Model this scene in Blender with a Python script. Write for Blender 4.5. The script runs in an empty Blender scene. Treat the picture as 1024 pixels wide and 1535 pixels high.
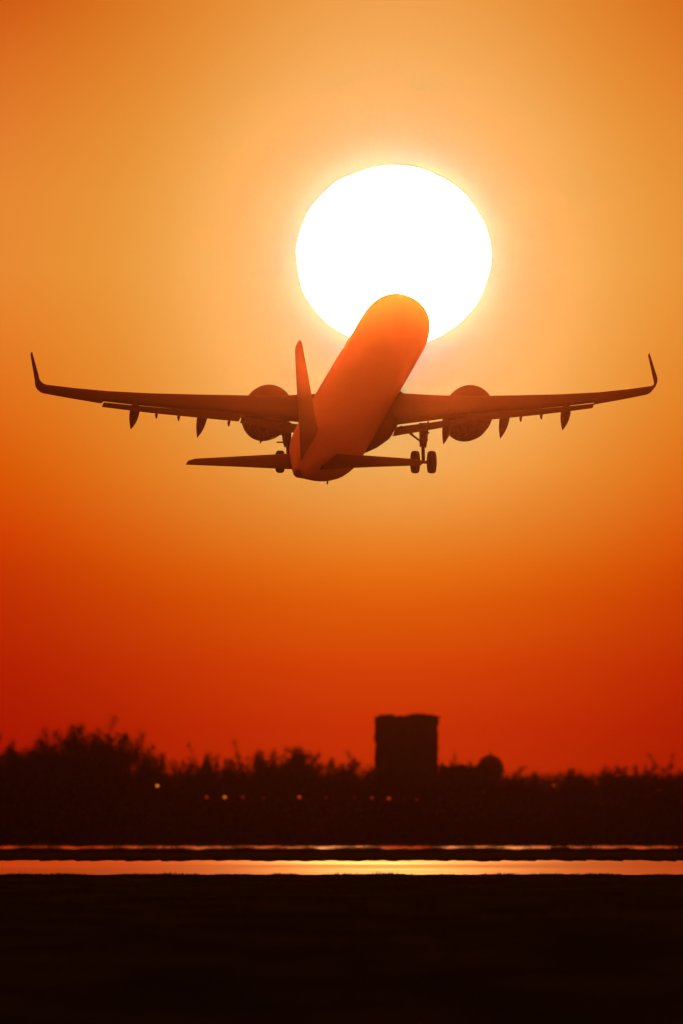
import bpy, math, random
import numpy as np
from mathutils import Vector, Matrix

# ------------------------------------------------------------------ units
# one Blender unit stands for ten metres (declared below); every builder works in metres
S = 0.1
sc = bpy.context.scene
col = sc.collection
sc.unit_settings.system = 'METRIC'
sc.unit_settings.scale_length = 10.0
R = math.radians

# ------------------------------------------------------------------ camera (long telephoto, 1.84 degrees wide)
CAM_H = 3.0                        # metres above the grass
F = 31883.0                        # photo pixels per unit of tangent
YH = 1225.0                        # photo row of the true horizon
cam_d = bpy.data.cameras.new('camera'); cam = bpy.data.objects.new('camera', cam_d); col.objects.link(cam)
cam_d.sensor_fit = 'HORIZONTAL'; cam_d.sensor_width = 36.0; cam_d.lens = 36.0 * F / 1024.0
cam_d.dof.use_dof = True; cam_d.dof.focus_distance = 118.4; cam_d.dof.aperture_fstop = 24.0   # focused on the aircraft
cam_d.clip_start = 0.05; cam_d.clip_end = 20000.0
cam.location = (0, 0, CAM_H * S)
cam.rotation_euler = (R(90) + math.atan((YH - 767.5) / F), 0, 0)
sc.camera = cam
sc.render.resolution_x, sc.render.resolution_y = 683, 1024

SUN_AZ = (590 - 512) / F
SUN_EL = (YH - 384) / F

# ------------------------------------------------------------------ exposure
sc.view_settings.view_transform = 'Standard'
sc.view_settings.look = 'None'
sc.view_settings.exposure = 0.0
sc.view_settings.gamma = 1.0
sc.cycles.use_denoising = True
sc.cycles.max_bounces = 6
sc.cycles.volume_bounces = 0

# ------------------------------------------------------------------ node helpers
class NT:
    def __init__(s, tree): s.t = tree
    def n(s, typ, **kw):
        nd = s.t.nodes.new(typ)
        for k, v in kw.items(): setattr(nd, k, v)
        return nd
    def link(s, a, b): s.t.links.new(a, b)
    def m(s, op, a, b=None, c=None, clamp=False):
        nd = s.n('ShaderNodeMath', operation=op, use_clamp=clamp)
        for i, v in enumerate((a, b, c)):
            if v is None: continue
            if isinstance(v, (int, float)): nd.inputs[i].default_value = v
            else: s.link(v, nd.inputs[i])
        return nd.outputs[0]
    def ramp(s, fac, stops):
        nd = s.n('ShaderNodeValToRGB'); cr = nd.color_ramp; cr.interpolation = 'LINEAR'
        cr.elements[0].position, cr.elements[1].position = stops[0][0], stops[-1][0]
        cr.elements[0].color = (*stops[0][1], 1); cr.elements[1].color = (*stops[-1][1], 1)
        for p, c in stops[1:-1]:
            e = cr.elements.new(p); e.color = (*c, 1)
        s.link(fac, nd.inputs[0]); return nd.outputs[0]
    def n_rgb(s, v):
        nd = s.n('ShaderNodeCombineColor')
        for k in range(3): s.link(v, nd.inputs[k])
        return nd.outputs[0]
    def mix(s, fac, a, b, blend='MIX', clamp=False):
        nd = s.n('ShaderNodeMix', data_type='RGBA', blend_type=blend, clamp_result=clamp)
        for i, v in ((0, fac), (6, a), (7, b)):
            if isinstance(v, (int, float)): nd.inputs[i].default_value = v
            elif isinstance(v, tuple): nd.inputs[i].default_value = (*v, 1)
            else: s.link(v, nd.inputs[i])
        return nd.outputs[2]

def lin(c):
    return tuple((v / 255 / 12.92) if v <= 10 else ((v / 255 + 0.055) / 1.055) ** 2.4 for v in c)

# ------------------------------------------------------------------ sky
def build_world():
    w = bpy.data.worlds.new('World'); sc.world = w; w.use_nodes = True
    t = w.node_tree; t.nodes.clear(); g = NT(t)
    out = g.n('ShaderNodeOutputWorld')
    tc = g.n('ShaderNodeTexCoord'); sx = g.n('ShaderNodeSeparateXYZ'); g.link(tc.outputs['Generated'], sx.inputs[0])
    X, Y, Z = sx.outputs
    e = g.m('MULTIPLY', g.m('ARCSINE', Z), F)                   # elevation, in units of the telephoto's pixel angle
    a = g.m('MULTIPLY', g.m('ARCTAN2', X, Y), F)                # azimuth from the view's axis
    # colour by elevation on the sun's side of the sky and away from it
    fe = g.m('DIVIDE', e, 1250.0, clamp=True)
    mid = g.ramp(fe, RAMP_MID); edge = g.ramp(fe, RAMP_EDGE)
    da = g.m('DIVIDE', g.m('SUBTRACT', a, 585 - 512), 430.0)
    wgt = g.m('EXPONENT', g.m('MULTIPLY', g.m('MULTIPLY', da, da), -1.0))
    sky = g.mix(wgt, edge, g.mix(1.0, mid, (1, 1, 0), 'MULTIPLY'))
    w2 = g.m('MULTIPLY', wgt, wgt)
    sky = g.mix(1.0, sky, g.mix(w2, (0, 0, 0), g.mix(1.0, mid, (0, 0, 1), 'MULTIPLY')), 'ADD')
    # the low sun's aureole; the haze makes part of it, so the sky behind the haze gives only the rest
    du = g.m('SUBTRACT', a, SUN_AZ * F); dv = g.m('SUBTRACT', e, SUN_EL * F)
    rr = g.m('SQRT', g.m('ADD', g.m('MULTIPLY', du, du), g.m('MULTIPLY', dv, dv)))
    fr = g.m('DIVIDE', rr, 1000.0, clamp=True)
    sky = g.mix(1.0, sky, g.ramp(fr, RAMP_AUR), 'ADD')
    path = g.m('MINIMUM', 4100.0, g.m('DIVIDE', 33.5 * F, g.m('MAXIMUM', e, 1.0)))          # metres of haze crossed
    glow = g.mix(1.0, g.ramp(fr, RAMP_REST), g.n_rgb(g.m('DIVIDE', path, 1290.0)), 'MULTIPLY')
    sky = g.mix(1.0, sky, glow, 'SUBTRACT', clamp=True)
    # away from the sun the telephoto's patch of sky runs into the wide orange dome of dusk
    sd = g.n('ShaderNodeVectorMath', operation='DOT_PRODUCT'); g.link(tc.outputs['Generated'], sd.inputs[0])
    sd.inputs[1].default_value = (math.sin(SUN_AZ) * math.cos(SUN_EL), math.cos(SUN_AZ) * math.cos(SUN_EL), math.sin(SUN_EL))
    om = g.m('ARCCOSINE', sd.outputs['Value'])
    dome = g.ramp(g.m('DIVIDE', om, math.pi), RAMP_DOME)
    ns = g.n('ShaderNodeTexSky', sky_type='NISHITA', sun_disc=False)
    ns.sun_elevation = SUN_EL; ns.sun_rotation = SUN_AZ; ns.dust_density = 4.0; ns.air_density = 1.5
    dome = g.mix(1.0, dome, g.mix(1.0, ns.outputs[0], AMB_TINT, 'MULTIPLY'), 'ADD')
    far = g.m('DIVIDE', g.m('SUBTRACT', rr, 1150.0), 900.0, clamp=True)
    sky = g.mix(far, sky, dome)
    bg = g.n('ShaderNodeBackground'); g.link(sky, bg.inputs[0]); bg.inputs[1].default_value = 1.0
    g.link(bg.outputs[0], out.inputs[0])
    w.cycles.sampling_method = 'MANUAL'; w.cycles.sample_map_resolution = 2048

def ev(y): return (YH - y) / 1250.0
RAMP_MID = [(0.0000, (0.4931, 0.0262, 0.0017)), (0.1080, (0.5801, 0.0308, 0.0020)), (0.1800, (0.6565, 0.0541, 0.0019)), (0.2600, (0.7554, 0.1149, 0.0035)), (0.3000, (0.8262, 0.1699, 0.0083)), (0.3400, (0.8392, 0.2439, 0.0249)), (0.4200, (0.9086, 0.3819, 0.0753)), (0.5000, (0.8934, 0.4632, 0.1324)), (0.5800, (0.8734, 0.4801, 0.1526)), (0.6600, (0.8666, 0.4754, 0.1533)), (0.7480, (0.8633, 0.4546, 0.1349)), (0.8200, (0.8736, 0.4313, 0.1167)), (0.9000, (0.8752, 0.3889, 0.0904)), (0.9800, (0.8654, 0.3476, 0.0691))]
RAMP_EDGE = [(0.0000, (0.3219, 0.0061, 0.0009)), (0.1080, (0.3787, 0.0072, 0.0010)), (0.1800, (0.4269, 0.0087, 0.0006)), (0.2600, (0.4898, 0.0115, 0.0001)), (0.3000, (0.5272, 0.0130, 0.0000)), (0.3400, (0.6115, 0.0163, 0.0000)), (0.4200, (0.6662, 0.0510, 0.0000)), (0.5000, (0.7219, 0.1032, 0.0076)), (0.5800, (0.7741, 0.1599, 0.0206)), (0.6600, (0.7908, 0.2106, 0.0346)), (0.7480, (0.7813, 0.2025, 0.0345)), (0.8200, (0.7391, 0.1679, 0.0280)), (0.9000, (0.6781, 0.1183, 0.0170)), (0.9800, (0.5889, 0.0614, 0.0065))]
RAMP_REST = [(0.0000, (0.5532, 0.2989, 0.0409)), (0.1500, (0.5532, 0.2989, 0.0409)), (0.1600, (0.5562, 0.2668, 0.0345)), (0.1720, (0.5598, 0.2251, 0.0285)), (0.1860, (0.5640, 0.1869, 0.0233)), (0.2000, (0.5384, 0.1531, 0.0193)), (0.2100, (0.4820, 0.1328, 0.0169)), (0.2200, (0.4309, 0.1166, 0.0150)), (0.2320, (0.3836, 0.0996, 0.0127)), (0.2450, (0.3405, 0.0838, 0.0107)), (0.2600, (0.2906, 0.0682, 0.0088)), (0.2800, (0.2373, 0.0529, 0.0068)), (0.3030, (0.1989, 0.0406, 0.0052)), (0.3300, (0.1636, 0.0304, 0.0040)), (0.3620, (0.1324, 0.0227, 0.0030)), (0.4000, (0.1069, 0.0166, 0.0022)), (0.5000, (0.0591, 0.0082, 0.0010)), (0.6000, (0.0300, 0.0042, 0.0005)), (0.7000, (0.0189, 0.0026, 0.0003)), (1.0000, (0.0104, 0.0014, 0.0002))]
RAMP_AUR = [(0.0000, (0.0353, 0.2696, 0.2554)), (0.1500, (0.0353, 0.2696, 0.2554)), (0.1600, (0.0000, 0.2023, 0.1870)), (0.1750, (0.0000, 0.1413, 0.1172)), (0.2000, (0.0000, 0.0952, 0.0655)), (0.2350, (0.0000, 0.0647, 0.0382)), (0.2800, (0.0000, 0.0490, 0.0266)), (0.3400, (0.0000, 0.0196, 0.0107)), (0.4200, (0.0000, 0.0000, 0.0000)), (1.0000, (0.0000, 0.0000, 0.0000))]
AMB_TINT = (0.004, 0.0006, 0.0001)
RAMP_DOME = [(0.0, (2.2, .11, .004)), (.08, (2.1, .105, .004)), (.16, (1.5, .17, .012)), (.28, (1.05, .10, .008)), (.4, (.3, .016, .002)), (.55, (.13, .006, .002)), (1.0, (.10, .006, .002))]
build_world()

# ------------------------------------------------------------------ materials
def principled(name, color, rough=0.6, spec=0.4, metal=0.0, noise=None, emit=None):
    m = bpy.data.materials.new(name); m.use_nodes = True
    g = NT(m.node_tree); b = m.node_tree.nodes['Principled BSDF']
    b.inputs['Base Color'].default_value = (*color, 1); b.inputs['Roughness'].default_value = rough
    b.inputs['Specular IOR Level'].default_value = spec; b.inputs['Metallic'].default_value = metal
    if noise:
        sc_, amt, stretch = noise
        tc = g.n('ShaderNodeTexCoord'); mp = g.n('ShaderNodeMapping'); mp.inputs['Scale'].default_value = stretch
        g.link(tc.outputs['Object'], mp.inputs[0])
        nz = g.n('ShaderNodeTexNoise'); nz.inputs['Scale'].default_value = sc_; nz.inputs['Detail'].default_value = 6
        g.link(mp.outputs[0], nz.inputs['Vector'])
        lo = tuple(c * (1 - amt) for c in color); hi = tuple(c * (1 + amt) for c in color)
        g.link(g.ramp(nz.outputs[0], [(0.3, lo), (0.7, hi)]), b.inputs['Base Color'])
    if emit:
        b.inputs['Emission Color'].default_value = (*emit[0], 1); b.inputs['Emission Strength'].default_value = emit[1]
    return m

M = {}
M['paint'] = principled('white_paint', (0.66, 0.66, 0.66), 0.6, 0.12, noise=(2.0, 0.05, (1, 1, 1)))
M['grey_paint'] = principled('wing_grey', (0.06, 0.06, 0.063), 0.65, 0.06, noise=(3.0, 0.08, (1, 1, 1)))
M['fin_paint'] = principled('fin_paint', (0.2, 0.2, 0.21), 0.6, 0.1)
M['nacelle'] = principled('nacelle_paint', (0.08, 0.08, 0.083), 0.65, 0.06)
M['metal'] = principled('bare_metal', (0.07, 0.065, 0.06), 0.7, 0.1, 0.2)
M['dark'] = principled('dark_fitting', (0.06, 0.06, 0.06), 0.7, 0.2)
M['tyre'] = principled('tyre_rubber', (0.03, 0.03, 0.03), 0.85, 0.15)
M['bark'] = principled('bark', (0.07, 0.05, 0.035), 0.95, 0.0)
M['twig'] = principled('twigs', (0.04, 0.035, 0.025), 0.95, 0.0, noise=(8.0, 0.4, (1, 1, 1)))
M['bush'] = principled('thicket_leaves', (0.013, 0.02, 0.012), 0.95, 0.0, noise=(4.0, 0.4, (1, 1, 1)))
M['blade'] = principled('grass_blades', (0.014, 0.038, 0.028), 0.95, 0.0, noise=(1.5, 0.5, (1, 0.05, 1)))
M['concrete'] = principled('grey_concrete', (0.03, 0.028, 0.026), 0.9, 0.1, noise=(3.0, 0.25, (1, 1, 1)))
M['post'] = principled('black_painted_post', (0.015, 0.015, 0.015), 0.9, 0.0)
M['glass'] = principled('dark_glass', (0.03, 0.03, 0.035), 0.25, 0.3)
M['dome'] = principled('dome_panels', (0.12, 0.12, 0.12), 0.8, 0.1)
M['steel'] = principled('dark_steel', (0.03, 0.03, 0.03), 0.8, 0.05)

# ------------------------------------------------------------------ mesh helpers (metres in, units out)
class MB:
    def __init__(s): s.v = []; s.f = []
    def add(s, vs, fs):
        o = len(s.v); s.v += [tuple(p) for p in vs]; s.f += [tuple(i + o for i in q) for q in fs]
    def loft(s, rings, cap=True, close=True):
        n = len(rings[0]); vs = [p for r in rings for p in r]; fs = []
        for i in range(len(rings) - 1):
            for j in range(n if close else n - 1):
                k = (j + 1) % n
                fs.append((i * n + j, i * n + k, (i + 1) * n + k, (i + 1) * n + j))
        if cap: fs.append(tuple(reversed(range(n)))); fs.append(tuple(range((len(rings) - 1) * n, len(rings) * n)))
        s.add(vs, fs)
    def tube(s, p0, p1, r0, r1=None, n=10):
        r1 = r0 if r1 is None else r1
        p0, p1 = Vector(p0), Vector(p1); d = (p1 - p0).normalized()
        a = d.cross(Vector((0, 0, 1)) if abs(d.z) < .9 else Vector((1, 0, 0))).normalized(); b = d.cross(a)
        ring = lambda p, r: [p + (a * math.cos(t) + b * math.sin(t)) * r for t in (2 * math.pi * k / n for k in range(n))]
        s.loft([ring(p0, r0), ring(p1, r1)])
    def revolve(s, origin, axis, prof, n=32):
        """prof: list of (along, radius)"""
        o, d = Vector(origin), Vector(axis).normalized()
        a = d.cross(Vector((0, 0, 1)) if abs(d.z) < .9 else Vector((1, 0, 0))).normalized(); b = d.cross(a)
        s.loft([[o + d * x + (a * math.cos(t) + b * math.sin(t)) * max(r, 1e-4) for t in (2 * math.pi * k / n for k in range(n))] for x, r in prof])
    def box(s, c, d):
        x, y, z = c; a, b, e = d[0] / 2, d[1] / 2, d[2] / 2
        vs = [(x + i * a, y + j * b, z + k * e) for i in (-1, 1) for j in (-1, 1) for k in (-1, 1)]
        s.add(vs, [(0, 1, 3, 2), (4, 6, 7, 5), (0, 4, 5, 1), (2, 3, 7, 6), (0, 2, 6, 4), (1, 5, 7, 3)])
    def build(s, name, mat, parent=None, smooth=False, loc=None):
        me = bpy.data.meshes.new(name)
        me.from_pydata([(x * S, y * S, z * S) for x, y, z in s.v], [], s.f); me.update()
        me.materials.append(mat)
        if smooth:
            me.polygons.foreach_set('use_smooth', [True] * len(me.polygons))
            try: me.set_sharp_from_angle(angle=R(40))
            except Exception: pass
        o = bpy.data.objects.new(name, me); col.objects.link(o)
        if parent: o.parent = parent
        if loc: o.location = tuple(c * S for c in loc)
        return o

def quads_mesh(name, V, mat, n=4):
    """V: numpy (count, n, 3) in metres, one face each"""
    me = bpy.data.meshes.new(name); k = len(V)
    me.vertices.add(k * n); me.vertices.foreach_set('co', (V.reshape(-1) * S).astype(np.float32))
    me.loops.add(k * n); me.loops.foreach_set('vertex_index', np.arange(k * n, dtype=np.int32))
    me.polygons.add(k); me.polygons.foreach_set('loop_start', np.arange(0, k * n, n, dtype=np.int32))
    me.update(calc_edges=True); me.materials.append(mat)
    return me
def link(name, me, parent=None, loc=None):
    o = bpy.data.objects.new(name, me); col.objects.link(o)
    if parent: o.parent = parent
    if loc is not None: o.location = tuple(c * S for c in loc)
    return o
def tag(o, label=None, cat=None, group=None, kind=None):
    for k, v in (('label', label), ('category', cat), ('group', group), ('kind', kind)):
        if v: o[k] = v
    return o
def empty(name, loc):
    o = bpy.data.objects.new(name, None); col.objects.link(o); o.location = tuple(c * S for c in loc); o.empty_display_size = 0.1
    return o
def at(px, d): return (px - 512) / F * d                          # metres right of the axis at distance d
def up(py, d): return (YH - py) / F * d + CAM_H                   # metres above the grass at distance d

# ------------------------------------------------------------------ the sun
def build_sun():
    D = 40000.0; rx, rz = 140 / F * D, 130.5 / F * D
    c = (D * math.tan(SUN_AZ), D, D * math.tan(SUN_EL) + CAM_H)
    rnd = random.Random(4); ph = [rnd.uniform(0, 6.28) for _ in range(5)]
    mb = MB(); n, k = 96, 48; rings = []
    for i in range(k + 1):
        th = math.pi * i / k; ring = []
        for j in range(n):
            p = 2 * math.pi * j / n
            # axis along the line of sight, so that the limb is one smooth ring
            x, z, y = math.sin(th) * math.cos(p), math.sin(th) * math.sin(p), math.cos(th)
            wob = 1 + 0.003 * math.sin(5 * p + ph[0]) + 0.003 * math.sin(9 * p + ph[1]) + 0.003 * math.sin(14 * p + ph[2])
            ring.append((x * rx * wob, y * rx, z * rz * wob))
        rings.append(ring)
    mb.loft(rings, cap=False)
    m = bpy.data.materials.new('sun_surface'); m.use_nodes = True; t = m.node_tree; t.nodes.clear(); g = NT(t)
    e = g.n('ShaderNodeEmission'); e.inputs[0].default_value = (*SUN_COL, 1); e.inputs[1].default_value = SUN_L
    o = g.n('ShaderNodeOutputMaterial'); g.link(e.outputs[0], o.inputs[0])
    m.cycles.emission_sampling = 'FRONT'
    ob = mb.build('sun', m, smooth=True, loc=c)
    tag(ob, 'huge white setting sun low in the orange sky behind the airliner', 'sun')
SUN_COL = (1.0, 0.46, 0.105); SUN_L = 1650.0
build_sun()

# ------------------------------------------------------------------ haze
def build_haze():
    x, y0, y1, z0, z1 = 420.0, -30.0, 4100.0, -1.0, 36.5
    mb = MB(); mb.box((0, (y0 + y1) / 2, (z0 + z1) / 2), (2 * x, y1 - y0, z1 - z0))
    m = bpy.data.materials.new('warm_haze'); m.use_nodes = True; t = m.node_tree; t.nodes.clear(); g = NT(t)
    o = g.n('ShaderNodeOutputMaterial'); v = g.n('ShaderNodeVolumePrincipled'); v.inputs['Color'].default_value = (*HAZE[0], 1)
    v.inputs['Density'].default_value = HAZE[1]; v.inputs['Anisotropy'].default_value = HAZE[2]
    g.link(v.outputs[0], o.inputs['Volume'])
    m.cycles.volume_sampling = 'EQUIANGULAR'
    tag(mb.build('haze', m), 'thin warm haze glowing around the low sun', 'haze', kind='stuff')
# density per unit of ten metres; scatters almost straight on, shaped to imitate veiling glare near the sun
HAZE = ((1.0, 0.29, 0.15), 6.0e-5, 0.9979)

# ------------------------------------------------------------------ ground, runway, taxiway
def sheet(name, x0, x1, y0, y1, z, mat, ny=1):
    mb = MB()
    for i in range(ny):
        a, b = y0 + (y1 - y0) * i / ny, y0 + (y1 - y0) * (i + 1) / ny
        mb.add([(x0, a, z), (x1, a, z), (x1, b, z), (x0, b, z)], [(0, 1, 2, 3)])
    return tag(mb.build(name, mat), kind='structure')

def ground_mat():
    m = bpy.data.materials.new('grass_field'); m.use_nodes = True; g = NT(m.node_tree); b = m.node_tree.nodes['Principled BSDF']
    b.inputs['Roughness'].default_value = 1.0; b.inputs['Specular IOR Level'].default_value = 0.0
    tc = g.n('ShaderNodeTexCoord'); mp = g.n('ShaderNodeMapping'); mp.inputs['Scale'].default_value = (2.5, 0.3, 1)
    g.link(tc.outputs['Object'], mp.inputs[0]); nz = g.n('ShaderNodeTexNoise'); nz.inputs['Scale'].default_value = 1.0; nz.inputs['Detail'].default_value = 8
    g.link(mp.outputs[0], nz.inputs['Vector'])
    g.link(g.ramp(nz.outputs[0], [(0.3, (0.007, 0.022, 0.016)), (0.5, (0.012, 0.036, 0.026)), (0.7, (0.024, 0.058, 0.042))]), b.inputs['Base Color'])
    return m
def pavement_mat(name, rough, base=0.12):
    m = bpy.data.materials.new(name); m.use_nodes = True; g = NT(m.node_tree); b = m.node_tree.nodes['Principled BSDF']
    tc = g.n('ShaderNodeTexCoord'); mp = g.n('ShaderNodeMapping'); mp.inputs['Scale'].default_value = (0.25, 0.06, 1)
    g.link(tc.outputs['Object'], mp.inputs[0]); nz = g.n('ShaderNodeTexNoise'); nz.inputs['Scale'].default_value = 1.0; nz.inputs['Detail'].default_value = 5
    g.link(mp.outputs[0], nz.inputs['Vector'])
    g.link(g.ramp(nz.outputs[0], [(0.3, (base * .7,) * 3), (0.7, (base * 1.3,) * 3)]), b.inputs['Base Color'])
    mr = g.n('ShaderNodeMapRange'); mr.inputs[3].default_value = rough - 0.2; mr.inputs[4].default_value = rough + 0.2
    g.link(nz.outputs[0], mr.inputs[0]); g.link(mr.outputs[0], b.inputs['Roughness'])
    b.inputs['Specular IOR Level'].default_value = 0.5
    return m
sheet('ground', -400, 400, -25, 4050, 0.0, ground_mat(), 8)
RW = (1099.0, 1471.0); TW = (1850.0, 2190.0)
sheet('runway', -390, 390, *RW, 0.02, pavement_mat('worn_asphalt', 0.45), 4)
sheet('taxiway', -390, 390, *TW, 0.02, pavement_mat('taxiway_asphalt', 0.42), 4)

# ------------------------------------------------------------------ grass
def build_grass():
    rng = np.random.default_rng(7); parts = []
    def strip(n, y0, y1, hw, h0, h1, w0, w1, clump=6, wave=.35):
        nc = n // clump
        cx = rng.uniform(-hw, hw, nc); cy = rng.uniform(y0, y1, nc)
        ch = h0 + (h1 - h0) * rng.beta(1.5, 3.5, nc) * (1 - wave + wave * (np.sin(cx * 0.9) * np.sin(cx * 0.23 + 1) + .6 * np.sin(cx * 2.3 + 2)))
        x = np.repeat(cx, clump) + rng.normal(0, w1 * 2.0, nc * clump); y = np.repeat(cy, clump) + rng.normal(0, w1 * 2, nc * clump)
        h = np.repeat(ch, clump) * rng.uniform(0.5, 1.0, nc * clump); w = rng.uniform(w0, w1, nc * clump)
        a = rng.uniform(-0.7, 0.7, nc * clump); lean = rng.normal(0, 0.35, nc * clump) * h
        dx, dy = np.cos(a) * w / 2, np.sin(a) * w / 2
        V = np.stack([np.stack([x - dx, y - dy, np.zeros_like(x) - .01], 1), np.stack([x + dx, y + dy, np.zeros_like(x) - .01], 1),
                      np.stack([x + lean, y, h], 1)], 1)
        parts.append(V)
    strip(40000, RW[0] - 22, RW[0] + 0.5, 40, 0.02, 0.34, 0.02, 0.06)
    strip(40000, RW[1] - .5, RW[1] + 30, 45, 0.04, 0.42, 0.03, 0.08)
    strip(80000, TW[0] - 30, TW[0] + 0.5, 60, 0.27, 0.82, 0.04, 0.12, wave=.4)
    strip(36000, TW[1] - 1, TW[1] + 40, 70, 0.05, 0.42, 0.04, 0.14)
    strip(90000, 230, 700, 24, 0.02, 0.10, 0.008, 0.03)
    strip(60000, 700, RW[0] - 20, 36, 0.02, 0.12, 0.015, 0.05)
    def fringe(n, edge, depth, hw, h, w1):
        x = rng.uniform(-hw, hw, n); reach = depth * np.clip(.45 + .35 * np.sin(x * .7 + 1) * np.sin(x * .19) + .3 * np.sin(x * 2.1) + .25 * np.sin(x * 5.3 + 2), .05, 1.2)
        y = edge - reach * rng.random(n) ** 1.3; hh = h * rng.uniform(.3, 1, n); w = rng.uniform(.4, 1, n) * w1; lean = rng.normal(0, .3, n) * hh
        parts.append(np.stack([np.stack([x - w, y, np.full(n, -.01)], 1), np.stack([x + w, y, np.full(n, -.01)], 1), np.stack([x + lean, y, hh], 1)], 1))
    fringe(60000, RW[1], 45, 45, .10, .05)
    fringe(60000, TW[1], 75, 70, .13, .09)
    V = np.concatenate(parts)
    tag(link('grass', quads_mesh('grass', V, M['blade'], 3)), 'dark mown grass of the airfield in front of the runway', 'grass', kind='stuff')
build_grass()

# ------------------------------------------------------------------ trees
def tree_meshes(seed, H, spread, n_limb=7, leafy=0.5, low=0.25):
    """a trunk with forked limbs and a crown of fine twigs and small leaves; returns (trunk mesh, crown mesh)"""
    rnd = random.Random(seed); rng = np.random.default_rng(seed)
    mb = MB(); tips = []
    def branch(p, d, L, r, lev):
        q = p; dd = d; n = 3
        for i in range(n):
            dd = (dd + Vector((rnd.gauss(0, .16), rnd.gauss(0, .16), rnd.gauss(.03, .1)))).normalized()
            q2 = q + dd * (L / n); mb.tube(q, q2, r * (1 - .22 * i), r * (1 - .22 * (i + 1)), 5 if lev else 8)
            if lev >= 2: tips.append((q2.copy(), dd.copy()))
            if lev < 3 and (i > 0 or lev > 0):
                for _ in range(2 if lev < 2 else 1):
                    sd = Vector((rnd.gauss(0, 1), rnd.gauss(0, 1), rnd.gauss(.25, .5))).normalized()
                    branch(q2, (dd * .55 + sd * .75).normalized(), L * rnd.uniform(.42, .62), r * .5, lev + 1)
            q = q2
        tips.append((q, dd))
    top = Vector((rnd.gauss(0, .2), rnd.gauss(0, .2), H * low))
    mb.tube((0, 0, -0.2), top, H * .022, H * .016, 8)
    for i in range(n_limb):
        a = 2 * math.pi * (i + rnd.uniform(-.3, .3)) / n_limb; out = rnd.uniform(.25, 1.0)
        d = Vector((math.cos(a) * spread * out, math.sin(a) * spread * out, H * rnd.uniform(.35, .62))); L = d.length
        branch(top + Vector((0, 0, rnd.uniform(-.08, .1) * H)), d.normalized(), L * .82, H * .011, 1)
    trunk = bpy.data.meshes.new('trunk'); trunk.from_pydata([(x * S, y * S, z * S) for x, y, z in mb.v], [], mb.f); trunk.materials.append(M['bark'])
    # twigs and leaves round every branch end
    P = np.array([t[0][:] for t in tips]); Dv = np.array([t[1][:] for t in tips])
    keep = P[:, 2] > H * low * .7; P, Dv = P[keep], Dv[keep]
    quads = []
    k = 12
    p = np.repeat(P, k, 0); d = np.repeat(Dv, k, 0) * .6 + rng.normal(0, .6, (len(P) * k, 3)); d /= np.linalg.norm(d, axis=1)[:, None]
    L = rng.uniform(.25, .65, len(p))[:, None] * H / 11; side = np.cross(d, rng.normal(0, 1, d.shape)); side /= np.linalg.norm(side, axis=1)[:, None]
    w = rng.uniform(.012, .03, len(p))[:, None] * H / 11
    quads.append(np.stack([p - side * w, p + side * w, p + d * L + side * w * .3, p + d * L - side * w * .3], 1))
    kl = max(1, int(14 * leafy))
    pl = np.repeat(p, 1, 0)[rng.random(len(p)) < min(1, kl / 9)]; pl = np.repeat(pl, 7, 0) + rng.normal(0, .36 * H / 11, (len(pl) * 7, 3))
    u = rng.normal(0, 1, pl.shape); u /= np.linalg.norm(u, axis=1)[:, None]; v = np.cross(u, rng.normal(0, 1, u.shape)); v /= np.linalg.norm(v, axis=1)[:, None]
    s = rng.uniform(.03, .085, len(pl))[:, None] * H / 11
    quads.append(np.stack([pl - u * s, pl - v * s * .6, pl + u * s, pl + v * s * .6], 1))
    Q = np.concatenate(quads)
    return trunk, quads_mesh('crown', Q, M['twig']), float(np.percentile(Q[:, :, 2], 98.6))

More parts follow.
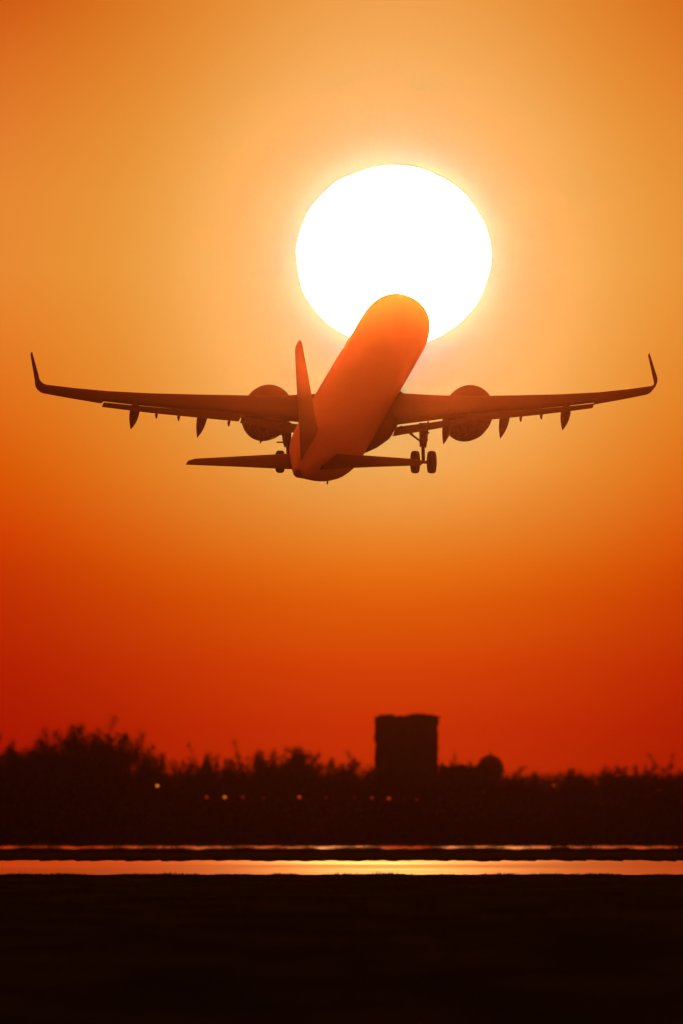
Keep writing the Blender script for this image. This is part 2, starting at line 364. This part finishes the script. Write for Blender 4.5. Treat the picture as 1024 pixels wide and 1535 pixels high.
PROTO = [tree_meshes(11, 11, 5.0, 9, 1.0), tree_meshes(12, 11, 4.0, 7, .6), tree_meshes(13, 11, 5.6, 8, .35),
         tree_meshes(14, 11, 4.2, 8, .9), tree_meshes(15, 11, 3.0, 6, .25), tree_meshes(16, 11, 6.2, 10, .75)]
TREES = [  # photo column, crown top row, distance, prototype, width factor, label
 (-14, 1112, 2440, 3, .7, 'tree half cut off by the left edge of the picture'),
 (16, 1136, 2450, 1, .8, 'low tree on the left foot of the big dark thicket'),
 (52, 1122, 2455, 0, .9, 'rounded tree climbing the left slope of the big thicket'),
 (88, 1114, 2445, 5, .9, 'broad tree just left of the summit of the big thicket'),
 (122, 1102, 2450, 2, .9, 'tall ragged tree on the left summit of the big thicket'),
 (152, 1099, 2445, 0, .85, 'tallest tree, with a dense tuft at the very top of the big thicket'),
 (178, 1112, 2450, 3, .75, 'tree whose branches overhang the steep right side of the big thicket'),
 (221, 1138, 2455, 3, .75, 'small tufted tree alone in the gap above the bright left lamp'),
 (258, 1149, 2460, 1, .8, 'thin low tree in the dip right of the bright left lamp'),
 (297, 1140, 2460, 0, .6, 'sparse tree above the two close orange lamps, left of its twin'),
 (324, 1137, 2465, 2, .62, 'thin see-through tree above the brightest of the row of lamps'),
 (352, 1146, 2460, 3, .8, 'low thin tree above the third lamp of the row'),
 (380, 1133, 2470, 2, .75, 'pale hazy tree standing up left of the middle clump'),
 (408, 1132, 2475, 1, .85, 'hazy bare tree in the middle of the middle clump'),
 (438, 1130, 2450, 0, .85, 'dark rounded tree, the highest of the middle clump'),
 (464, 1138, 2455, 3, .8, 'dark tree on the right shoulder of the middle clump'),
 (495, 1153, 2460, 1, .8, 'low tree sloping down right of the middle clump'),
 (543, 1144, 2440, 5, .75, 'dense low tree against the left foot of the square tower'),
 (683, 1147, 2440, 5, .55, 'dense low tree right of the square tower'),
 (712, 1150, 2440, 3, .6, 'small tree against the left side of the round dome'),
 (775, 1158, 2460, 1, .8, 'low tree right of the round dome'),
 (875, 1160, 2470, 0, .7, 'low dark rounded tree left of the thin mast'),
 (934, 1156, 2450, 3, .8, 'dark tree on the left of the right-hand bare clump'),
 (956, 1150, 2455, 4, 1.2, 'spiky bare tree at the top of the right-hand clump'),
 (990, 1150, 2460, 2, .8, 'bare tree with fine fanned twigs near the right edge'),
 (1022, 1160, 2450, 1, .9, 'tree cut off by the right edge of the picture'),
]
def build_trees():
    rnd = random.Random(3)
    for i, (px, top, d, k, wf, lab) in enumerate(TREES):
        tm, cm, H = PROTO[k]; s = up(top, d) / H
        e = empty('tree', (at(px, d), d, 0)); e.rotation_euler = (0, 0, rnd.uniform(0, 6.28)); e.scale = (s * wf, s * wf, s)
        tag(e, lab, 'tree', 'trees of the airfield edge')
        link('trunk', tm, e); link('crown', cm, e)
build_trees()

def mass(name, d0, d1, prof, n, smin, smax, mat, hw, seed):
    """undergrowth as countless leaf-sized faces; prof: (photo column, top row) at the belt's mean distance"""
    rng = np.random.default_rng(seed); dm = (d0 + d1) / 2
    xs = np.array([at(p, dm) for p, _ in prof]); zs = np.array([up(r, dm) for _, r in prof])
    n2 = n * 3                                                   # coarse leaves fill the body, fine ones fray its outline
    x = rng.uniform(-hw, hw, n + n2); y = rng.uniform(d0, d1, n + n2)
    top = np.interp(x, xs, zs) * (1 + .035 * np.sin(x * .55 + y * .11) + .03 * np.sin(x * 1.3 + y * .4) + .02 * np.sin(x * 3.1 + y))
    z = np.concatenate([top[:n] * .9 * rng.random(n), top[n:] * (.5 + .5 * rng.beta(2.2, 1.3, n2)) + rng.normal(0, .3, n2)])
    z = np.abs(z)
    s = np.concatenate([smin + (smax - smin) * rng.random(n) * np.clip(1.1 - z[:n] / top[:n], .15, 1), rng.uniform(smin * .4, smin * 1.1, n2)])[:, None]
    c = np.stack([x, y, z], 1)
    u = rng.normal(0, 1, c.shape); u /= np.linalg.norm(u, axis=1)[:, None]; v = np.cross(u, rng.normal(0, 1, u.shape)); v /= np.linalg.norm(v, axis=1)[:, None]
    return link(name, quads_mesh(name, np.stack([c - u * s, c - v * s * .55, c + u * s, c + v * s * .55], 1), mat))
PROF = [(-700, 1165), (-20, 1150), (20, 1150), (45, 1140), (80, 1126), (120, 1120), (160, 1124), (190, 1144), (203, 1170), (250, 1174), (300, 1174), (350, 1172),
        (400, 1163), (440, 1152), (468, 1160), (500, 1168), (526, 1164), (542, 1153), (560, 1152), (600, 1155), (690, 1154), (724, 1154), (745, 1172), (900, 1182), (930, 1176), (985, 1174), (1024, 1180), (1700, 1165)]
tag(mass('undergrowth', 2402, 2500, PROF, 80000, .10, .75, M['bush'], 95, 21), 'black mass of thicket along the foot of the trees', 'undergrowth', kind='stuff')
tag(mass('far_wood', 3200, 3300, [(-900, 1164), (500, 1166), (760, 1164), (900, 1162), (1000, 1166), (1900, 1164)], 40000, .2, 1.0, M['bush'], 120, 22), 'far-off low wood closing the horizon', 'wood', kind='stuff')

# ------------------------------------------------------------------ square tower, annex, dome, mast
def build_tower():
    d = 2520.0; x0, x1 = at(562, d), at(657, d); H = up(1076, d); w = x1 - x0; cx = (x0 + x1) / 2; dep = 8.0
    rnd = random.Random(9); e = empty('tower_block', (cx, d + dep / 2, 0))
    tag(e, 'dark square tower block rising above the trees', 'building')
    mb = MB(); z = 0.0; floors = []
    while z < H - .01:                                           # rough-faced wall courses
        h = min(.42, H - z); ox, oy = rnd.uniform(-.05, .08), rnd.uniform(-.03, .05); flare = .12 * max(0, (z / H - .72)) / .28
        mb.box((rnd.uniform(-.06, .06), 0, z + h / 2), (w - .1 + 2 * ox + flare, dep + 2 * oy, h)); z += h
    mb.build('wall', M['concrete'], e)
    for fy in (-dep / 2 + .15, dep / 2 - .15):                   # uneven coping stones, front and back
        p = MB()
        for sx in np.arange(-w / 2, w / 2 - .01, .46):
            hh = rnd.uniform(.1, .4); p.box((sx + .23, fy, H + hh / 2), (.46, .4, hh))
        p.build('parapet', M['concrete'], e)
    for ux, uw, uh in ((-2.1, 1.4, .35), (1.4, 2.0, .45)):
        q = MB(); q.box((ux, 0, H + uh / 2 + .003), (uw, 1.6, uh)); q.box((ux, 0, H + uh + .05), (uw * .7, 1.2, .08)); q.build('roof_unit', M['steel'], e)
    for fz in (3.5, 6.6, 9.7, 12.4):
        for k in range(4):
            wx = -w / 2 + w * (k + .5) / 4
            fr = MB()
            for a, b, c_, d_ in ((0, .8, 1.3, .08), (0, -.8, 1.3, .08), (.6, 0, .08, 1.5), (-.6, 0, .08, 1.5)): fr.box((wx + a, -dep / 2 - .12, fz + b), (c_, .12, d_))
            f = fr.build('window', M['steel'], e); g_ = MB(); g_.box((wx, -dep / 2 - .1, fz), (1.1, .05, 1.5)); g_.build('pane', M['glass'], f)
    # low annex with a flat roof
    e2 = empty('annex', (at(696, d), d + 4, 0)); tag(e2, 'long low flat-roofed building between the square tower and the dome', 'building')
    w2 = at(733, d) - at(659.5, d); h2 = up(1151.5, d)
    b = MB(); b.box((0, 0, h2 / 2), (w2, 7, h2)); b.build('wall', M['concrete'], e2)
    r = MB(); r.box((0, 0, h2 + .1), (w2 + .3, 7.3, .2))
    for k in range(7): r.box((rnd.uniform(-w2 / 2.2, w2 / 2.2), rnd.uniform(-2, 2), h2 + .3), (rnd.uniform(.3, .8), .6, rnd.uniform(.1, .3)))
    r.build('roof', M['steel'], e2)
build_tower()
def build_dome():
    d = 2530.0; r = 20.5 / F * d; zc = up(1152, d); e = empty('radar_dome', (at(735, d), d, 0))
    tag(e, 'round ball-shaped dome with a short spike on top, right of the tower', 'radar dome')
    mb = MB(); n, k = 14, 9; rnd = random.Random(2)
    mb.loft([[(r * math.sin(t) * math.cos(p + .2 * i), r * math.sin(t) * math.sin(p + .2 * i), zc + r * math.cos(t)) for p in (2 * math.pi * j / n for j in range(n))]
             for i, t in enumerate(max(.02, math.pi * q / k * .93) for q in range(k + 1))])
    mb.build('dome', M['dome'], e)
    sp = MB(); sp.tube((0, 0, zc + r - .12), (0, 0, zc + r + .12), .38, .10, 8); sp.tube((0, 0, zc + r + .1), (0, 0, zc + r + .45), .06, .03, 6); sp.build('spike', M['steel'], e)
    tw = MB(); tw.tube((0, 0, 0), (0, 0, zc - r * .85), .9, .8, 12)
    for a in range(4):
        c, s_ = math.cos(a * math.pi / 2 + .6), math.sin(a * math.pi / 2 + .6); tw.tube((c * 1.5, s_ * 1.5, 0), (c * .95, s_ * .95, zc - r * .8), .09, .09, 6)
    tw.build('tower', M['steel'], e)
build_dome()
def build_mast():
    d = 2398.0; H = up(1154, d); e = empty('mast', (at(905, d), d, 0)); tag(e, 'thin mast with a slanted tip above the trees at the right', 'mast')
    mb = MB(); mb.tube((0, 0, 0), (0, 0, H - .6), .09, .05, 6); mb.build('pole', M['steel'], e)
    ar = MB(); ar.tube((.12, 0, H - .75), (-.22, 0, H), .06, .04, 6); ar.build('arm', M['steel'], e)
    br = MB(); br.tube((-.1, 0, H - 1.3), (.4, 0, H - 1.25), .035, .035, 5); br.build('bracket', M['steel'], e)
build_mast()

# ------------------------------------------------------------------ lamps
LAMPS = [  # column, row, globe radius, colour, strength, label
 (236, 1178, .26, (1, .36, .08), 1.6, 'bright pale orange lamp under the gap right of the big thicket'),
 (310, 1195, .26, (1, .09, .01), .42, 'red-orange lamp at the left end of the row of lamps'),
 (337, 1195, .30, (1, .26, .04), 1.1, 'bright orange lamp, second in the row'),
 (364, 1195, .26, (1, .08, .01), .30, 'dim red lamp, third in the row'),
 (395, 1196, .26, (1, .06, .01), .07, 'barely glowing lamp between the third lamp and the wide red one'),
 (449, 1195, .32, (1, .10, .01), .62, 'wide red-orange lamp under the middle clump of trees'),
 (489, 1196, .24, (1, .06, .02), .12, 'faint red lamp right of the wide red-orange lamp'),
 (531, 1196, .24, (1, .06, .02), .05, 'nearly dark lamp left of the pair of lamps before the tower'),
 (558, 1196, .24, (1, .07, .01), .40, 'small red lamp before the left corner of the square tower'),
 (583, 1197, .30, (1, .10, .01), .60, 'larger orange lamp before the square tower'),
 (625, 1199, .26, (1, .05, .05), .12, 'dim purplish lamp before the right side of the square tower'),
 (830, 1177, .15, (1, .22, .05), .9, 'tiny bright lamp alone in the dark right of the round dome'),
 (725, 1187, .16, (1, .08, .03), .10, 'faint lamp below the round dome'),
 (988, 1184, .16, (1, .10, .03), .12, 'faint lamp under the bare trees at the right edge'),
]
def build_lamps():
    d = 2396.0
    for px, py, r, c, s, lab in LAMPS:
        r *= .58
        H = up(py, d); e = empty('lamp_post', (at(px, d), d, 0)); tag(e, lab, 'lamp', 'lamps before the trees')
        mb = MB(); mb.tube((0, .12, 0), (0, .12, H - r * .9), .045, .03, 6); mb.tube((0, .12, H - r * .95), (0, .02, H - r * .8), .08, .1, 6); mb.build('pole', M['post'], e)
        g = MB(); n = 10; rnd = random.Random(int(px))
        g.loft([[(r * rnd.uniform(.85, 1.1) * math.sin(t) * math.cos(p), r * math.sin(t) * math.sin(p), H + r * .75 * math.cos(t)) for p in (2 * math.pi * j / n for j in range(n))] for t in (max(.05, math.pi * q / 7 * .99) for q in range(8))])
        g.build('lamp_globe', principled('lamp_glow', (.1, .05, .03), .5, .2, emit=((c[0], c[1] * .62, c[2] * .3), s * 1.0)), e, True)
build_lamps()

# ------------------------------------------------------------------ the airliner
def airfoil(n=14):
    """unit chord outline, x from leading edge, upper then lower"""
    xs = [0.5 * (1 - math.cos(math.pi * i / n)) for i in range(n + 1)]
    th = lambda x: 5 * (0.2969 * math.sqrt(x) - 0.126 * x - 0.3516 * x * x + 0.2843 * x ** 3 - 0.1036 * x ** 4)
    upr = [(x, th(x) + .03 * (1 - (2 * x - .8) ** 2 if x < .9 else .0)) for x in xs]
    return [(x, th(x)) for x in reversed(xs)] + [(x, -th(x) * .85) for x in xs[1:-1]]
AF = airfoil()
def section(le, cv, tv, t, cut=1.0, af=None):
    """le: leading edge point, cv: chord vector, tv: unit thickness direction, t: thickness ratio, cut: share of the chord kept"""
    c = cv.length; out = []
    for x, z in (af or AF):
        if x > cut:
            zz = z; x = cut
        out.append(le + cv * x + tv * (z * t * c))
    return out
def B(s, y, z): return Vector((22 - s, y, z))                     # fuselage station, port, up -> body axes

WING = [(1.5, 16.1, 7.2, -1.32, .15, 2.0), (2.1, 16.45, 6.9, -1.28, .15, 2.0), (4.2, 17.55, 5.75, -1.06, .135, 1.7), (6.4, 18.70, 4.55, -.77, .12, 1.4),
        (9.0, 20.05, 3.9, -.38, .115, 1.0), (11.5, 21.35, 3.25, .01, .11, .8), (13.8, 22.55, 2.66, .43, .108, .6), (15.6, 23.55, 2.16, .86, .105, .5), (16.9, 24.3, 1.86, 1.22, .10, .5)]
def wing_at(y):
    for a, b in zip(WING, WING[1:]):
        if a[0] <= y <= b[0] + 1e-6:
            t = (y - a[0]) / (b[0] - a[0]); return [a[k] + (b[k] - a[k]) * t for k in range(6)]
    return list(WING[-1])
def wing_frame(y, side):
    _, s, c, z, t, inc = wing_at(y); i = R(inc)
    cv = Vector((-math.cos(i), 0, -math.sin(i))) * c; tv = Vector((-math.sin(i), 0, math.cos(i)))
    return B(s, y * side, z), cv, tv, t, c
FLAPS = [(2.25, 6.32), (6.38, 13.75)]
def build_plane():
    psi, th, ph = R(8.0576), R(14.527), R(0.30)
    f = Vector((math.sin(psi) * math.cos(th), math.cos(psi) * math.cos(th), math.sin(th)))
    l = Vector((0, 0, 1)).cross(f).normalized(); u = f.cross(l)
    l2 = l * math.cos(ph) + u * math.sin(ph); u2 = -l * math.sin(ph) + u * math.cos(ph)
    e = empty('airliner', (0.745, 1184.03, 23.352 + CAM_H)); e.rotation_mode = 'QUATERNION'
    e.rotation_quaternion = Matrix((f, l2, u2)).transposed().to_quaternion()
    tag(e, 'twin-engine airliner climbing into the sun with its wheels still down', 'airplane')
    # fuselage
    st = [(0.0, -.55, -.50, .03), (.12, -.78, -.22, .30), (.4, -1.02, .02, .58), (1.0, -1.35, .42, 1.0), (2.0, -1.68, .98, 1.42), (3.2, -1.90, 1.55, 1.74), (4.4, -2.02, 1.90, 1.90), (5.6, -2.07, 2.04, 1.96), (6.8, -2.07, 2.07, 1.975),
          (14, -2.07, 2.07, 1.975), (24, -2.07, 2.07, 1.975), (31.2, -2.07, 2.07, 1.975), (32.6, -2.02, 2.07, 1.965), (34, -1.84, 2.06, 1.91), (35.5, -1.53, 2.05, 1.79), (37, -1.15, 2.02, 1.60),
          (38.5, -.75, 1.97, 1.37), (40, -.34, 1.90, 1.10), (41.5, .07, 1.80, .84), (43, .47, 1.66, .58), (44.2, .78, 1.50, .37), (44.5, .9, 1.42, .26)]
    mb = MB(); n = 40
    mb.loft([[B(s, rw * math.cos(t), (zb + zt) / 2 + (zt - zb) / 2 * math.sin(t)) for t in (2 * math.pi * k / n for k in range(n))] for s, zb, zt, rw in st])
    fu = mb.build('fuselage', M['paint'], e, True)
    fa = MB()
    fa.loft([[B(s, rw * math.cos(t), zc + rh * (math.sin(t) if math.sin(t) < 0 else math.sin(t) * .7)) for t in (2 * math.pi * k / 28 for k in range(28))] for s, rw, rh, zc in
             ((13.6, .8, .25, -1.75), (14.6, 1.7, .75, -1.6), (16, 2.15, 1.0, -1.5), (20, 2.3, 1.1, -1.5), (23.6, 2.3, 1.1, -1.5), (25.2, 2.05, .95, -1.5), (26.8, 1.4, .62, -1.65), (28.2, .7, .25, -1.85))])
    fa.build('belly_fairing', M['grey_paint'], e, True)
    ap = MB(); ap.revolve(B(44.45, 0, 1.16), (-1, 0, .12), [(0, .24), (.25, .2), (.25, .15), (.02, .12)], 16); ap.build('exhaust_cone', M['paint'], fu, True)
    an = MB()
    for s, zz, hh in ((33.4, -1.93, .17),):
        an.loft([[B(s, w, zz + .03) , B(s + .3, w, zz + .03), B(s + .38, w, zz - hh), B(s + .22, w, zz - hh)] for w in (-.03, .03)])
    an.build('antenna', M['dark'], fu)
    for yy, zz in ((-.95, -1.62), (-.25, -1.88)):  # two small glowing spots low on the aft fuselage
        tl = MB(); tl.revolve(B(33.9, -yy * 1.0, zz - .06), (-1, 0, .1), [(0, .05), (.05, .065), (.1, .03)], 10)
        tl.build('glow_spot', principled('glow_spot', (.3, .1, .08), .4, emit=((1, .45, .3), .9)), fu)
    # fin
    fin = MB()
    def finsec(z, sle, c, t): return section(B(sle, 0, z), Vector((-c, 0, 0)), Vector((0, 1, 0)), t)
    fin.loft([finsec(1.4, 35.6, 7.9, .06), finsec(2.05, 37.3, 6.25, .085), finsec(2.6, 37.95, 5.7, .095), finsec(5.2, 39.9, 4.2, .10), finsec(7.55, 41.7, 2.72, .10), finsec(7.95, 42.05, 2.35, .09), finsec(8.15, 42.5, 1.8, .05)])
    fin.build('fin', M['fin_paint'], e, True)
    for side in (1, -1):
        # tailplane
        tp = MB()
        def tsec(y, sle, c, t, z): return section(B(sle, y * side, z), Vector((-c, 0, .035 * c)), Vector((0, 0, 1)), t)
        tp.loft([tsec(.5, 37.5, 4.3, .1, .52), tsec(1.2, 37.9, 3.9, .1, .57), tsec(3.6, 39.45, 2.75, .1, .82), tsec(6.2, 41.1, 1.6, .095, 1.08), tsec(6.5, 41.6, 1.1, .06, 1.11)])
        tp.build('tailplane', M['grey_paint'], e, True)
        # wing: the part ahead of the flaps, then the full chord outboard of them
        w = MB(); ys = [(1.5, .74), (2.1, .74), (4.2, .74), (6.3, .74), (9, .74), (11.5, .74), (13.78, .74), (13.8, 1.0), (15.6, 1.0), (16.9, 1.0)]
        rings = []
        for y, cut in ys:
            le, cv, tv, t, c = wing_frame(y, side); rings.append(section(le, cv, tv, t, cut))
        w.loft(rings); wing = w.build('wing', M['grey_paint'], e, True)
        # winglet: the section turns up through a tight curve
        wl = MB(); rings = []; y, z, s, c = 16.9, 1.22, 24.3, 1.86; ang = R(10)
        le, cv, tv, t, _ = wing_frame(16.9, side); rings.append(section(le, cv, tv, t))
        for k in range(1, 15):
            a = R(10 + 82 * min(1, k / 6)); step = .15 if k <= 6 else .24
            y += math.cos(a) * step; z += math.sin(a) * step; s += step * (.6 if k <= 6 else 1.25); c = 1.86 - 1.26 * k / 14
            rings.append(section(B(s, y * side, z), Vector((-c, 0, -.01 * c)), Vector((0, -math.sin(a) * side, math.cos(a))), .09 if k < 14 else .05))
        wl.loft(rings); wl.build('winglet', M['grey_paint'], wing, True)
        # flaps, slotted and drooped for take-off
        for (y0, y1) in FLAPS:
            fl = MB(); rings = []
            for k in range(6):
                y = y0 + (y1 - y0) * k / 5; le, cv, tv, t, c = wing_frame(y, side); a = R(5 if y0 > 5 else 1.5)
                d = cv.normalized(); dv = d * math.cos(a) - tv * math.sin(a); nv = tv * math.cos(a) + d * math.sin(a)
                fc = c * (.285 if y0 > 5 else .25); p = le + cv * (.752 if y0 > 5 else .757) - tv * (c * ((.008 + .03 * (y - y0) / (y1 - y0)) if y0 > 5 else .048))
                rings.append(section(p, dv * fc, nv, .12))
            fl.loft(rings); fl.build('flap', M['grey_paint'], wing, True)
        # canoe fairings over the flap tracks, and small hinge brackets
        for y in (5.15, 8.5, 12.1):
            le, cv, tv, t, c = wing_frame(y, side); d = cv.normalized(); L0 = 3.1 if y < 12 else 2.5
            p0 = le + cv * .52 - tv * (c * .055); ca = MB(); rings = []
            for q in range(9):
                x = q / 8; rr = .29 * min(1.0, (x + .02) / .25) ** .5 * (1 - max(0.0, (x - .45) / .55) ** 1.5) + .012
                c0 = p0 + d * (L0 * x) - tv * (.10 + .72 * x ** 1.6)
                rings.append([c0 + Vector((0, rr * .85 * math.cos(g), 0)) + tv * (rr * 1.5 * math.sin(g)) for g in (2 * math.pi * k / 14 for k in range(14))])
            ca.loft(rings); ca.build('flap_track_fairing', M['grey_paint'], wing, True)
        for y in (6.9, 9.6, 10.8):
            le, cv, tv, t, c = wing_frame(y, side); p = le + cv * .99 - tv * (c * .045); d = cv.normalized(); hb = MB()
            hb.loft([[p + Vector((0, w_, .02)), p + d * .4 + Vector((0, w_, -.02)), p + d * .34 + Vector((0, w_ * .5, -.25)), p + d * .26 + Vector((0, w_ * .5, -.25))] for w_ in (-.07, .07)])
            hb.build('hinge_bracket', M['dark'], wing)
        # engine
        ey, ez, es = 5.68 * side, -1.95, 15.9
        en = MB(); ax = Vector((-1, 0, -.03))
        en.revolve(B(es, ey, ez), ax, [(.55, 1.0), (.12, 1.10), (0, 1.2), (.12, 1.29), (.6, 1.365), (1.5, 1.39), (2.4, 1.33), (3.2, 1.16), (3.75, 1.0), (3.76, .96), (3.3, 1.0), (2.6, 1.03)], 40)
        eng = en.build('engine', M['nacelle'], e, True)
        co = MB(); co.revolve(B(es, ey, ez), ax, [(2.4, .8), (3.3, .76), (4.2, .60), (4.75, .47), (4.76, .43), (4.3, .44)], 28); co.build('exhaust_nozzle', M['metal'], eng, True)
        pl = MB(); pl.revolve(B(es, ey, ez), ax, [(4.1, .36), (4.7, .3), (5.2, .14), (5.5, .02)], 20); pl.build('exhaust_plug', M['metal'], eng, True)
        fn = MB(); fn.revolve(B(es, ey, ez), ax, [(.62, .98), (.66, 1.06), (.72, .3), (.3, .05)], 28); fn.build('fan', M['dark'], eng, True)
        sk = MB()
        a = R(32); c_, s_ = math.cos(a), math.sin(a)
        q = lambda t, r, o: B(es + t, ey + c_ * r + o * s_, ez + s_ * r)
        sk.loft([[q(.9, 1.34, o), q(2.0, 1.34, o), q(2.0, 1.74, o), q(1.6, 1.70, o)] for o in (-.02, .02)])
        sk.build('strake', M['nacelle'], eng)
        py = MB()
        py.loft([[B(s, ey - w_, z0), B(s, ey + w_, z0), B(s, ey + w_, z1), B(s, ey - w_, z1)] for s, w_, z0, z1 in
                 ((16.9, .03, ez + 1.1, ez + 1.3), (18.0, .2, ez + .95, ez + 1.2), (19.0, .24, ez + .5, -.98), (20.6, .2, ez + .6, -1.0), (22.0, .04, ez + .9, -1.02))])
        py.build('pylon', M['grey_paint'], e, True)
        # main landing gear
        gs, gy, gz = 22.4, 3.8 * side, -3.58
        lg = MB(); lg.tube(B(gs - .25, gy, -1.4), B(gs, gy, -2.7), .22, .19, 14); lg.tube(B(gs, gy, -2.5), B(gs, gy, gz + .05), .10, .10, 12)
        lg.tube(B(gs, gy - .42, gz), B(gs, gy + .42, gz), .09, .09, 10)
        gear = lg.build('landing_gear', M['metal'], e, True)
        b = MB(); b.tube(B(gs - .1, gy - 1.25 * side, -1.55), B(gs, gy - .05 * side, -2.45), .065, .055, 8); b.tube(B(gs - .1, gy - .75 * side, -1.55), B(gs, gy - .55 * side, -2.05), .04, .04, 6)
        b.build('side_stay', M['metal'], gear)
        tq = MB(); tq.tube(B(gs + .1, gy, -2.5), B(gs + .38, gy, -2.95), .05, .04, 6); tq.tube(B(gs + .38, gy, -2.95), B(gs + .08, gy, gz + .1), .04, .05, 6); tq.build('torque_link', M['metal'], gear)
        dm = MB(); dm.loft([[B(gs - .55, gy + o, -1.35), B(gs + .5, gy + o, -1.35), B(gs + .4, gy + o - .1 * side, -2.35), B(gs + .05, gy + o - .12 * side, -2.75), B(gs - .3, gy + o - .1 * side, -2.5)] for o in (.24 * side, .31 * side)])
        dm.box(B(gs, gy + .2 * side, -1.9), (.12, .35, .08)); dm.box(B(gs, gy + .14 * side, -2.3), (.12, .3, .08))
        dm.build('gear_door', M['grey_paint'], gear)
        if side > 0:
            for zz in (-2.0, -2.45):
                pd = MB(); pd.tube(B(gs + .05, gy + .1, zz), B(gs + .05, gy + .62, zz), .05, .04, 6); pd.build('hinge', M['dark'], gear)
        for k in (-1, 1):
            wy = gy + k * .465
            ty = MB(); ty.revolve(B(gs, wy - .225, gz), (0, 1, 0), [(.03, .34), (0, .45), (.02, .56), (.08, .615), (.225, .635), (.37, .615), (.43, .56), (.45, .45), (.42, .34)], 36)
            wh = ty.build('wheel', M['tyre'], gear, True)
            rm = MB(); rm.revolve(B(gs, wy - .19, gz), (0, 1, 0), [(0, .02), (0, .12), (.05, .3), (.05, .335), (.33, .335), (.33, .3), (.38, .12), (.38, .02)], 24); rm.build('rim', M['metal'], wh, True)
build_plane()

build_haze()
